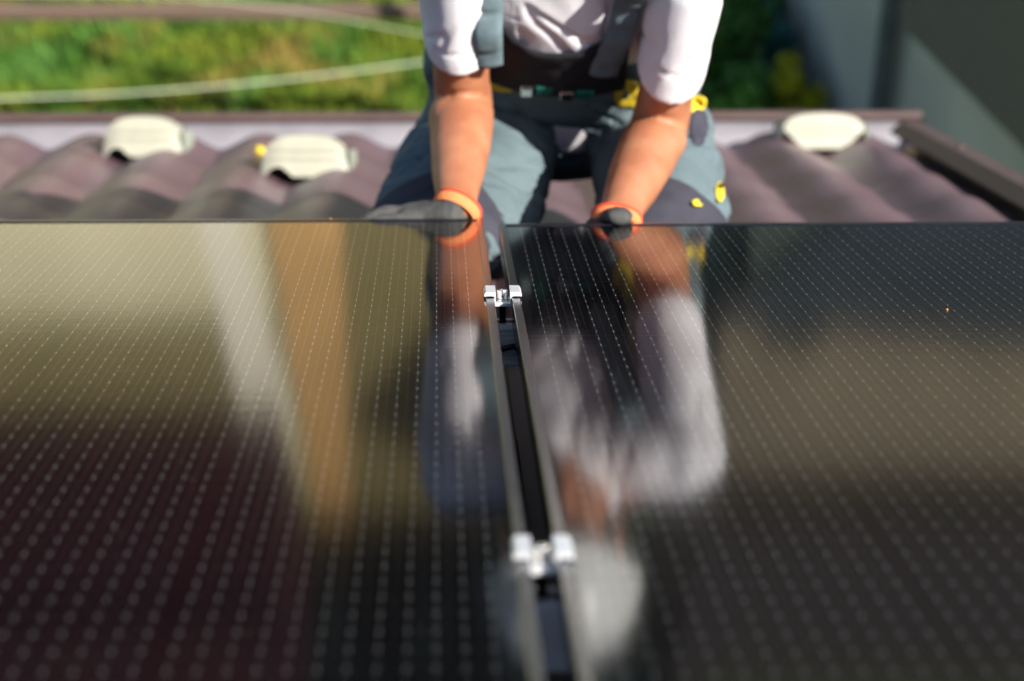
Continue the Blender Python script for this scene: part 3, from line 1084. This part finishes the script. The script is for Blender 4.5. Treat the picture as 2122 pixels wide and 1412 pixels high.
for KN, AN in ((KN_L, AN_L), (KN_R, AN_R)):
    add_tube(bm, [KN, KN.lerp(AN, 0.4), AN + Vector((0, -0.02, 0))], [0.074, 0.072, 0.058])


def trouser_disp(co, nn):
    f1 = noise.noise(Vector((co.x * 7, co.y * 12, co.z * 16)))
    f2 = noise.noise(Vector((co.x * 16 + 4, co.y * 20, co.z * 26)))
    f3 = noise.noise(Vector((co.x * 5 + co.z * 9, co.y * 26, co.z * 30 + co.x * 8)))
    return 0.010 * f1 + 0.004 * f2 - 0.006 * max(0, 1 - abs(f1) * 7) - 0.005 * max(0, 1 - abs(f3) * 6)


tr_me = remesh(bm, 0.0055, 4, trouser_disp)
trb = BVHTree.FromPolygons([v.co.copy() for v in tr_me.vertices], [tuple(p.vertices) for p in tr_me.polygons])
part('overalls', person, tr_me, 'work_grey')

# black bib with a sagging upper edge, and the dark waist panel under it
bm = bmesh.new()
NX, NU = 18, 10
G, G2 = [], []
for i in range(NX + 1):
    x = 0.070 + (0.272 - 0.070) * i / NX
    e = abs(i / NX * 2 - 1)
    utop = 0.67 + 0.16 * e ** 3.0
    col, col2 = [], []
    for j in range(NU + 1):
        u = 0.465 + (utop - 0.465) * j / NU
        a = front(x, u, 0.0)
        b = front(x, u, 0.0, hipb)
        q = a if a.dot(FR) > b.dot(FR) else b
        col.append(bm.verts.new(q + FR * (0.0085 + 0.0015 * noise.noise(Vector((x * 40, u * 9, 0))))))
        col2.append(bm.verts.new(q + FR * 0.0045))
    G.append(col)
    G2.append(col2)
for i in range(NX):
    for j in range(NU):
        bm.faces.new((G[i][j], G[i + 1][j], G[i + 1][j + 1], G[i][j + 1]))
        bm.faces.new((G2[i + 1][j], G2[i][j], G2[i][j + 1], G2[i + 1][j + 1]))
    bm.faces.new((G[i][NU], G[i + 1][NU], G2[i + 1][NU], G2[i][NU]))
    bm.faces.new((G[i + 1][0], G[i][0], G2[i][0], G2[i + 1][0]))
for j in range(NU):
    bm.faces.new((G[0][j], G[0][j + 1], G2[0][j + 1], G2[0][j]))
    bm.faces.new((G[NX][j + 1], G[NX][j], G2[NX][j], G2[NX][j + 1]))
part('bib', person, finish(bm, 'all'), 'work_black')


def pt_front(x, u, off):
    a, b = front(x, u, 0.0), front(x, u, 0.0, hipb)
    return (a if a.dot(FR) > b.dot(FR) else b) + FR * off


for x, w in ((0.128, 0.009), (0.186, 0.010)):             # two buckles with green plastic at the waist
    c = pt_front(x, 0.490, 0.013)
    rot = Matrix((Vector((1, 0, 0)), -FR, Vector((1, 0, 0)).cross(-FR))).transposed()
    bm = bmesh.new()
    add_box(bm, c + Vector((-w, -0.004, -0.011)), c + Vector((w, 0.004, 0.011)), 0.002, rot, c)
    bk = part('buckle', person, bm, 'steel')
    bm = bmesh.new()
    c2 = c + Vector((0.026, 0, 0)) - FR * 0.002
    add_box(bm, c2 + Vector((-0.013, -0.003, -0.010)), c2 + Vector((0.013, 0.003, 0.010)), 0.002, rot, c2)
    part('clip', person, bm, 'green_plastic', bk)


def patch(cx, cy, cz, dirv, size, thick, name, m, seg=8, sx=1.0, sy=1.0, rough=0.15, up=(0, 0, 1)):
    """a small cloth patch pressed onto the overalls, seen from direction dirv"""
    d = Vector(dirv).normalized()
    u = Vector(up).cross(d).normalized()
    v = d.cross(u)
    bm = bmesh.new()
    rings = []
    for rr in (0.0, 0.5, 0.85, 1.0):
        ring = []
        for k in range(14):
            a = 2 * math.pi * k / 14
            f_ = rr * size * (1 + rough * noise.noise(Vector((math.cos(a) * 1.7 + cx * 50, math.sin(a) * 1.7, cz * 50))))
            o_ = Vector((cx, cy, cz)) + u * math.cos(a) * f_ * sx + v * math.sin(a) * f_ * sy + d * 0.3
            h = trb.ray_cast(o_, -d)
            q = h[0] if h[0] is not None else Vector((cx, cy, cz)) + u * math.cos(a) * f_ * sx + v * math.sin(a) * f_ * sy
            ring.append(bm.verts.new(q + d * (thick if rr < 0.9 else 0.001)))
        rings.append(ring)
    for i in range(3):
        for k in range(14):
            j = (k + 1) % 14
            if i == 0:
                continue
            bm.faces.new((rings[i][k], rings[i][j], rings[i + 1][j], rings[i + 1][k]))
    bm.faces.new(rings[1])
    return part(name, person, finish(bm, 'all'), m)


CAMD = Vector((0.0, -0.985, 0.17))
PATCHES = []


def px_patch(px, py, size, name, m, **k):
    """patch where the worker's clothing shows it: the sight line from the camera's stand finds the cloth"""
    fpx = 2122 * LENS / 36
    phi, psi = R(10.968), R(1.74)
    fw = Vector((math.sin(psi) * math.cos(phi), math.cos(psi) * math.cos(phi), -math.sin(phi)))
    rt = Vector((math.cos(psi), -math.sin(psi), 0))
    up = rt.cross(fw)
    d = (fw * fpx + rt * (px - 1061) - up * (py - 706)).normalized()
    h = trb.ray_cast(Vector((0, 0, CAM_H)), d)
    c = h[0] if h[0] is not None else Vector((0, 0, CAM_H)) + d * (3.62 / d.y)
    return patch(c.x, c.y, c.z, -d, size, k.pop('thick', 0.006), name, m, **k)


px_patch(1040, 172, 0.022, 'pocket_lining', 'yellow', sx=1.0, sy=0.9, rough=0.5)
px_patch(1280, 150, 0.014, 'pocket_lining', 'yellow', sx=0.6, sy=1.2)
px_patch(1300, 196, 0.022, 'pocket_lining', 'yellow', rough=0.4)
px_patch(1438, 214, 0.016, 'pocket_lining', 'yellow', sx=1.1, sy=0.8, rough=0.4)
px_patch(1448, 262, 0.028, 'pocket_patch', 'pad_black', sx=0.55, sy=1.1, rough=0.1)  # one dark patch over the pocket on the outer thigh
px_patch(1450, 420, 0.010, 'trim', 'yellow', sx=1.2, sy=0.6, thick=0.016)
px_patch(1492, 398, 0.010, 'trim', 'yellow', sx=0.7, sy=1.6, thick=0.010)

# knee pads: dark sleeves over the knee ends of the legs
for HP, KN, dx, s0, ra in ((HIP_L, KN_L, -0.016, 0.94, (0.114, 0.086)), (HIP_R, KN_R, 0.008, 0.97, (0.106, 0.086))):
    bm = bmesh.new()
    a = HP.lerp(KN, s0) + Vector((dx, 0, 0))
    add_tube(bm, [a, a.lerp(KN, 0.5), KN + Vector((dx * 0.3, -0.012, 0))], [ra, (ra[0] - 0.001, ra[1] - 0.002), (ra[0] - 0.004, ra[1] - 0.006)], n=26)
    part('knee_pad', person, remesh(bm, 0.006, 3, lambda co, nn: 0.005 * noise.noise(co * 14)), 'pad_black')
# boots
for AN in (AN_L, AN_R):
    bm = bmesh.new()
    add_tube(bm, [AN + Vector((0, 0.0, 0)), AN + Vector((0, 0.06, 0.0)), AN + Vector((0, 0.10, -0.01))], [0.05, 0.05, 0.048])
    add_tube(bm, [AN + Vector((0, 0.09, 0.03)), AN + Vector((0, 0.085, -0.01)), AN + Vector((0, 0.06, -0.03))], [(0.045, 0.045), (0.05, 0.05), (0.045, 0.04)])
    part('boot', person, remesh(bm, 0.006, 3), 'leather')

# gloves
FING = 0.0098


def glove(name, chains, palm, m='glove'):
    bm = bmesh.new()
    for pts, rad, side in palm:
        add_tube(bm, pts, rad, side=side, n=18, sub=4)
    for pts, rad in chains:
        add_tube(bm, pts, rad, side=(0, 0, 1), n=12, sub=4)
    return remesh(bm, 0.0026, 3, lambda co, nn: 0.0011 * noise.noise(co * 70) + 0.0005 * noise.noise(co * 190))


w = WR_L
# image-left hand: palm down behind the frame's edge, fingers pointing left along it and curled over the edge
palmL = [([w + Vector((-0.001, 0.002, -0.003)), w + Vector((-0.034, 0.018, -0.008)), w + Vector((-0.066, 0.020, -0.010))], [(0.0325, 0.0250), (0.037, 0.020), (0.040, 0.016)], (0, 1, 0))]
kn = w + Vector((-0.070, 0.020, -0.010))
chainsL = []
for k, (dy, ln, dz) in enumerate(((-0.030, 0.068, -0.004), (-0.010, 0.074, 0.001), (0.011, 0.068, 0.001), (0.031, 0.054, -0.003))):
    a = kn + Vector((0.012, dy, dz))
    fan = dy * 0.25
    chainsL.append(([a, a + Vector((-ln * 0.45, fan * 0.4, 0.002)), a + Vector((-ln * 0.78, fan * 0.8, -0.004)), a + Vector((-ln, fan, -0.014))], [0.0112, 0.0106, 0.0098, 0.0086]))
chainsL.append(([w + Vector((-0.018, 0.004, -0.026)), w + Vector((-0.040, 0.010, -0.046)), w + Vector((-0.062, 0.012, -0.056))], [0.0125, 0.0115, 0.0095]))
gL = part('glove', person, glove('glove', chainsL, palmL), 'glove')
w = WR_R
# image-right hand: thumb on top of the frame, fingers curled underneath
palmR = [([w + Vector((0.001, 0.002, -0.002)), w + Vector((-0.010, 0.000, -0.022)), w + Vector((-0.016, -0.004, -0.040))], [(0.0325, 0.0250), (0.038, 0.022), (0.036, 0.016)], (1, 0, 0))]
chainsR = []
for k, dx in enumerate((-0.048, -0.026, -0.004, 0.017)):
    a = w + Vector((dx, -0.006 + 0.003 * k, -0.042))
    ln = (0.058, 0.066, 0.062, 0.050)[k]
    chainsR.append(([a + Vector((0, 0.008, 0.010)), a + Vector((0, -ln * 0.35, -0.006)), a + Vector((0, -ln * 0.75, -0.008)), a + Vector((0, -ln, 0.0))], [0.0115, 0.0108, 0.0100, 0.0088]))
chainsR.append(([w + Vector((-0.006, 0.004, 0.000)), w + Vector((0.000, -0.026, 0.013)), w + Vector((0.000, -0.052, 0.014))], [(0.018, 0.022), (0.0135, 0.021), (0.0105, 0.017)]))
chainsR.append(([w + Vector((-0.008, 0.0, -0.006)), w + Vector((-0.034, -0.006, -0.018)), w + Vector((-0.050, -0.006, -0.034))], [0.017, 0.0150, 0.0125]))
gR = part('glove', person, glove('glove', chainsR, palmR), 'glove')


def cuff(gl, WR, ax):
    """knitted orange cuff around the wrist with a red hem"""
    ax = Vector(ax).normalized()
    a, b = WR - ax * 0.007, WR + ax * 0.009
    bm = bmesh.new()
    add_tube(bm, [a, a.lerp(b, 0.5), b, b + ax * 0.001, b - ax * 0.008], [(0.0315, 0.0240), (0.0345, 0.0265), (0.0338, 0.0268), (0.0315, 0.0245), (0.0290, 0.0215)], side=(1, 0, 0), n=28, sub=3, cap=False)
    part('cuff', person, finish(bm, 60), 'glove_orange', gl)
    bm = bmesh.new()
    u = Vector((1, 0, 0))
    u = (u - ax * u.dot(ax)).normalized()
    v = ax.cross(u)
    ring = [b + ax * 0.001 + u * 0.0335 * math.cos(2 * math.pi * k / 28) + v * 0.0270 * math.sin(2 * math.pi * k / 28) for k in range(29)]
    add_tube(bm, ring, [0.0021] * 29, side=ax, n=8, sub=1, cap=False)
    part('hem', person, finish(bm, 'all'), 'glove_red', gl)


cuff(gL, WR_L, (0.42, 0.62, 0.50))
cuff(gR, WR_R, (0.16, 0.72, 0.62))

# ------------------------------------------------------------------ beyond the eaves: fence rail, hanging lines, plants, garden wall
fence = thing('fence', (-1.4, 9.0, 0), 'low brown wooden rail fence crossing the lawn', 'fence', roof=False)
FY, FZ = 9.20, 0.78
bm = bmesh.new()
add_box(bm, (-4.6, FY - 0.025, FZ - 0.029), (0.35, FY + 0.025, FZ + 0.029), 0.006)
part('rail', fence, bm, 'brown_wood')
for x in (-4.4, -2.35, 0.28):
    bm = bmesh.new()
    add_box(bm, (x - 0.04, FY + 0.026, 0), (x + 0.04, FY + 0.10, FZ + 0.0), 0.005)
    part('post', fence, bm, 'brown_wood')


def line(name, pts, r, label):
    bm = bmesh.new()
    add_tube(bm, pts, [r] * len(pts), side=(0, 0, 1), n=8, sub=6)
    return single(name, finish(bm, 'all'), 'cable_white', label, 'cable', 'pale cables hanging above the lawn')


bm = bmesh.new()
add_cyl(bm, (0.42, 8.75, 0), (0.42, 8.75, 2.4), 0.035, 0.03, n=12)
single('pole', finish(bm, 40), 'brown_wood', 'thin wooden pole behind the worker that carries the pale cables', 'pole')


def wpt(px, py, y):
    """world point at depth y on the photograph's sight line"""
    fpx = 2122 * LENS / 36
    v = cam.matrix_world.to_3x3() @ Vector((px - 1061, -(py - 706), -fpx))
    o_ = cam.matrix_world.translation
    return o_ + v * ((y - o_.y) / v.y)


bm = bmesh.new()
add_cyl(bm, (-5.5, 8.6, 0), (-5.5, 8.6, 2.4), 0.035, 0.03, n=12)
single('pole', finish(bm, 40), 'brown_wood', 'wooden pole at the far left end of the pale cables', 'pole')
line('overhead_cable', [Vector((-5.5, 8.6, 1.55)), wpt(-420, 215, 8.6), wpt(0, 204, 8.6), wpt(300, 191, 8.63), wpt(600, 164, 8.66), wpt(880, 128, 8.70), wpt(1180, 88, 8.75)], 0.0034, 'pale cable sagging over the lawn, the lower and thicker of two')
line('overhead_cable', [Vector((-5.5, 8.62, 2.1)), wpt(-400, -60, 8.8), wpt(330, -6, 8.8), wpt(520, 10, 8.8), wpt(680, 34, 8.78), wpt(870, 70, 8.76), wpt(1180, 128, 8.75)], 0.0017, 'thin faint cable just below the fence rail, slanting down to the worker')


def bush(name, c, r, n, leaf, m, label, cat, stems=5, group=None, kind_part='foliage'):
    root = thing(name, (c[0], c[1], 0), label, cat, group, roof=False)
    V, F = [], []
    lumps = [(Vector((random.gauss(0, .45), random.gauss(0, .45), random.gauss(0, .4))), random.uniform(.35, .6)) for _ in range(9)]
    k = 0
    while k < n:
        lc, lr = random.choice(lumps)
        d = Vector((random.gauss(0, 1), random.gauss(0, 1), random.gauss(0, 1))).normalized() * lr * random.random() ** 0.4
        q = lc + d
        if q.length > 1.15:
            continue
        p = Vector((c[0] + q.x * r[0], c[1] + q.y * r[1], max(0.02, c[2] + q.z * r[2])))
        a = Vector((random.gauss(0, 1), random.gauss(0, 1), random.gauss(0, 0.6))).normalized()
        b = a.orthogonal().normalized()
        b = (Matrix.Rotation(random.uniform(0, 6.28), 3, a) @ b)
        L, W = leaf * random.uniform(.7, 1.3), leaf * random.uniform(.3, .5)
        i0 = len(V)
        V += [p, p + a * L * .5 + b * W, p + a * L, p + a * L * .5 - b * W]
        F.append((i0, i0 + 1, i0 + 2, i0 + 3))
        k += 1
    me = bpy.data.meshes.new('foliage')
    me.from_pydata([tuple(v) for v in V], [], F)
    part(kind_part, root, me, m)
    bm = bmesh.new()
    for s in range(stems):
        a = random.uniform(0, 6.28)
        e = Vector((c[0] + math.cos(a) * r[0] * .5, c[1] + math.sin(a) * r[1] * .5, c[2] + r[2] * random.uniform(-.2, .5)))
        add_tube(bm, [(c[0], c[1], 0), (c[0] + math.cos(a) * r[0] * .2, c[1] + math.sin(a) * r[1] * .2, e.z * .55), e], [0.012 + 0.02 * r[2] * .3, 0.012, 0.005], n=6, sub=2)
    part('stem', root, finish(bm, 'all'), 'stem')
    return root


bush('shrub', (1.33, 9.85, 0.22), (0.22, 0.34, 0.24), 2600, 0.06, 'leaf_dark', 'dark green shrub between the lawn and the grey wall', 'shrub')
bush('shrub', (1.28, 10.75, 0.28), (0.26, 0.40, 0.30), 2600, 0.07, 'leaf_bright', 'bright green shrub at the top, beside the white sleeve', 'shrub')
bush('shrub', (1.42, 10.55, 0.30), (0.20, 0.30, 0.26), 1800, 0.06, 'leaf_dark', 'dark green shrub growing against the far end of the wall', 'shrub')
bush('shrub', (1.50, 10.02, 0.18), (0.13, 0.16, 0.16), 1500, 0.045, 'leaf_teal', 'round bluish green plant at the foot of the wall', 'plant')
bush('flower_plant', (1.60, 9.62, 0.16), (0.14, 0.14, 0.12), 900, 0.035, 'leaf_yellow', 'yellow flowering plant behind the right vent cap', 'plant')
bush('shrub', (1.24, 9.35, 0.16), (0.20, 0.25, 0.18), 1500, 0.05, 'leaf_bright', 'low light green plant beside the worker thigh at the eave', 'plant')
bush('shrub', (1.70, 10.62, 1.00), (0.07, 0.07, 0.07), 160, 0.05, 'leaf_dark', 'small dark tuft of leaves sticking out of the wall', 'plant', stems=1)

# neighbour's garden building: grey-green plaster wall, downpipe, dark board imitating a shadow
WA, WB = Vector((1.503, 11.0, 0)), Vector((2.24, 7.2, 0))
wd = (WB - WA).normalized()
wnrm = Vector((wd.y, -wd.x, 0))
if wnrm.x > 0:
    wnrm = -wnrm
WH = 1.88
outb = thing('outbuilding', (WA.x, WA.y, 0), 'grey green plastered outbuilding with downpipe, right of the garden', 'building', roof=False)
bm = bmesh.new()
pts = [WA, WB, WB - wnrm * 3.0, WA - wnrm * 3.0]
lo_ = [bm.verts.new(q) for q in pts]
hi_ = [bm.verts.new(q + Vector((0, 0, WH))) for q in pts]
for i in range(4):
    j = (i + 1) % 4
    bm.faces.new((lo_[i], lo_[j], hi_[j], hi_[i]))
bm.faces.new(hi_)
part('wall', outb, bm, 'plaster')
bm = bmesh.new()                                      # nearly flat felt roof
sec = [(0.16, WH - 0.08), (-3.22, WH + 0.02), (-3.22, WH + 0.10), (0.16, WH + 0.0)]
ea = [bm.verts.new(WA - wd * 0.2 + wnrm * u + Vector((0, 0, z))) for u, z in sec]
eb = [bm.verts.new(WB + wd * 0.2 + wnrm * u + Vector((0, 0, z))) for u, z in sec]
for i in range(4):
    j = (i + 1) % 4
    bm.faces.new((ea[i], ea[j], eb[j], eb[i]))
bm.faces.new(ea[::-1])
bm.faces.new(eb)
part('roof', outb, bm, 'felt_roof')


def onwall(px, py, off=0.0):
    fpx = 2122 * LENS / 36
    d = cam.matrix_world.to_3x3() @ Vector((px - 1061, -(py - 706), -fpx))
    o_ = cam.matrix_world.translation
    a = WA + wnrm * off
    t = (a - o_).dot(wnrm) / d.dot(wnrm)
    return o_ + d * t


pp = onwall(1835, 115, 0.06)
bm = bmesh.new()
q0, q1 = onwall(1802, 235, 0.06), onwall(1868, 0, 0.06)
add_cyl(bm, (pp.x, pp.y, 0.0), (pp.x, pp.y, WH - 0.02), 0.042, n=14)
part('downpipe', outb, finish(bm, 40), 'zinc')
bm = bmesh.new()
add_prism(bm, [(0, 0), (0.01, 0), (0.01, 0.01), (0, 0.01)], 0, 0.01, 'x')
bm.free()
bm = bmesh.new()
e0, e1 = onwall(1880, 66, 0.20), onwall(2160, 350, 0.20)      # lower edge of an added board imitating a diagonal shadow
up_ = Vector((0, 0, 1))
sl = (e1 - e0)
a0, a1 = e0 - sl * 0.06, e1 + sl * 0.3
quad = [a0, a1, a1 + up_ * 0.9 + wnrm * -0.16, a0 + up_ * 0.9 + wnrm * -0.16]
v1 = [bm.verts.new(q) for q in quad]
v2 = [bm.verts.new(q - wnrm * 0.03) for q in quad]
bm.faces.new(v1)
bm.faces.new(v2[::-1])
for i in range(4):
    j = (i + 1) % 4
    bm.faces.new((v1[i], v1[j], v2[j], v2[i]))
part('shade_board', outb, bm, 'shade_brown')

# ------------------------------------------------------------------ what the panels mirror: houses and trees across the lawn


def house_block(name, x0, x1, y, h, depth, wall_m, roof_m, label, rise=2.2, over=0.25, windows=()):
    r = thing(name, ((x0 + x1) / 2, y, 0), label, 'house', roof=False)
    bm = bmesh.new()
    add_box(bm, (x0, y, 0), (x1, y + depth, h))
    part('wall', r, bm, wall_m)
    bm = bmesh.new()
    add_prism(bm, [(y - over, h - 0.10), (y + depth / 2, h + rise), (y + depth + over, h - 0.10), (y + depth + over, h + 0.02), (y + depth / 2, h + rise + 0.14), (y - over, h + 0.02)], x0 - 0.2, x1 + 0.2, 'x')
    part('roof', r, bm, roof_m)
    return r


def ground_patch(name, pts, z, m):
    bm = bmesh.new()
    bm.faces.new([bm.verts.new((x, y, z)) for x, y in pts])
    return single(name, bm, m, kind='structure')


ground_patch('straw_field', [(-14, 13.6), (-1.16, 13.6), (-1.45, 26), (-14, 26)], 0.004, 'straw')
ground_patch('fade_band', [(-14, 18.6), (-1.28, 18.0), (-1.40, 21.5), (-14, 21.5)], 0.006, 'dry_grass_and_fade')  # darker ground band imitating how the reflection fades
ground_patch('path', [(-1.58, 13.6), (-1.36, 13.6), (-1.36, 22.6), (-1.86, 22.6)], 0.008, 'pale_path')
ground_patch('dirt_track', [(-1.12, 13.6), (-0.60, 13.6), (-1.02, 27), (-1.42, 27)], 0.008, 'tan_soil')
ground_patch('dry_verge', [(-1.16, 13.6), (0.9, 13.6), (0.9, 27), (-1.43, 27)], 0.006, 'dry_grass_and_fade')
hb = house_block('barn', -10.0, -1.50, 21.4, 2.1, 7.0, 'red_wall', 'red_roof', 'dark red barn beyond the straw field, mirrored in the left panel', rise=3.0, over=0.2)
hb['category'] = 'barn'
for i, (x, y, rx, rz, lab) in enumerate(((-0.9, 28.2, 1.2, 2.0, 'dark tree behind the dirt track, mirrored low in the left panel'), (0.9, 28.8, 1.3, 2.2, 'dark tree between barn and taupe house, mirrored at the gap'), (-2.6, 30.5, 1.4, 2.4, 'dark tree rising behind the red barn'), (1.9, 27.0, 1.4, 2.3, 'dark tree left of the taupe house, mirrored beside the white sleeve'))):
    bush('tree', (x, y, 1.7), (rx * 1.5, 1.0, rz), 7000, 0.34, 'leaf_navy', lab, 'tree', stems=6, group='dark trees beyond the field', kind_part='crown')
he = house_block('neighbour_house', 2.05, 9.5, 17.0, 1.95, 6.0, 'taupe_wall', 'dark_roof', 'dark roofed taupe house behind a dark hedge, mirrored in the right panel', rise=0.85)
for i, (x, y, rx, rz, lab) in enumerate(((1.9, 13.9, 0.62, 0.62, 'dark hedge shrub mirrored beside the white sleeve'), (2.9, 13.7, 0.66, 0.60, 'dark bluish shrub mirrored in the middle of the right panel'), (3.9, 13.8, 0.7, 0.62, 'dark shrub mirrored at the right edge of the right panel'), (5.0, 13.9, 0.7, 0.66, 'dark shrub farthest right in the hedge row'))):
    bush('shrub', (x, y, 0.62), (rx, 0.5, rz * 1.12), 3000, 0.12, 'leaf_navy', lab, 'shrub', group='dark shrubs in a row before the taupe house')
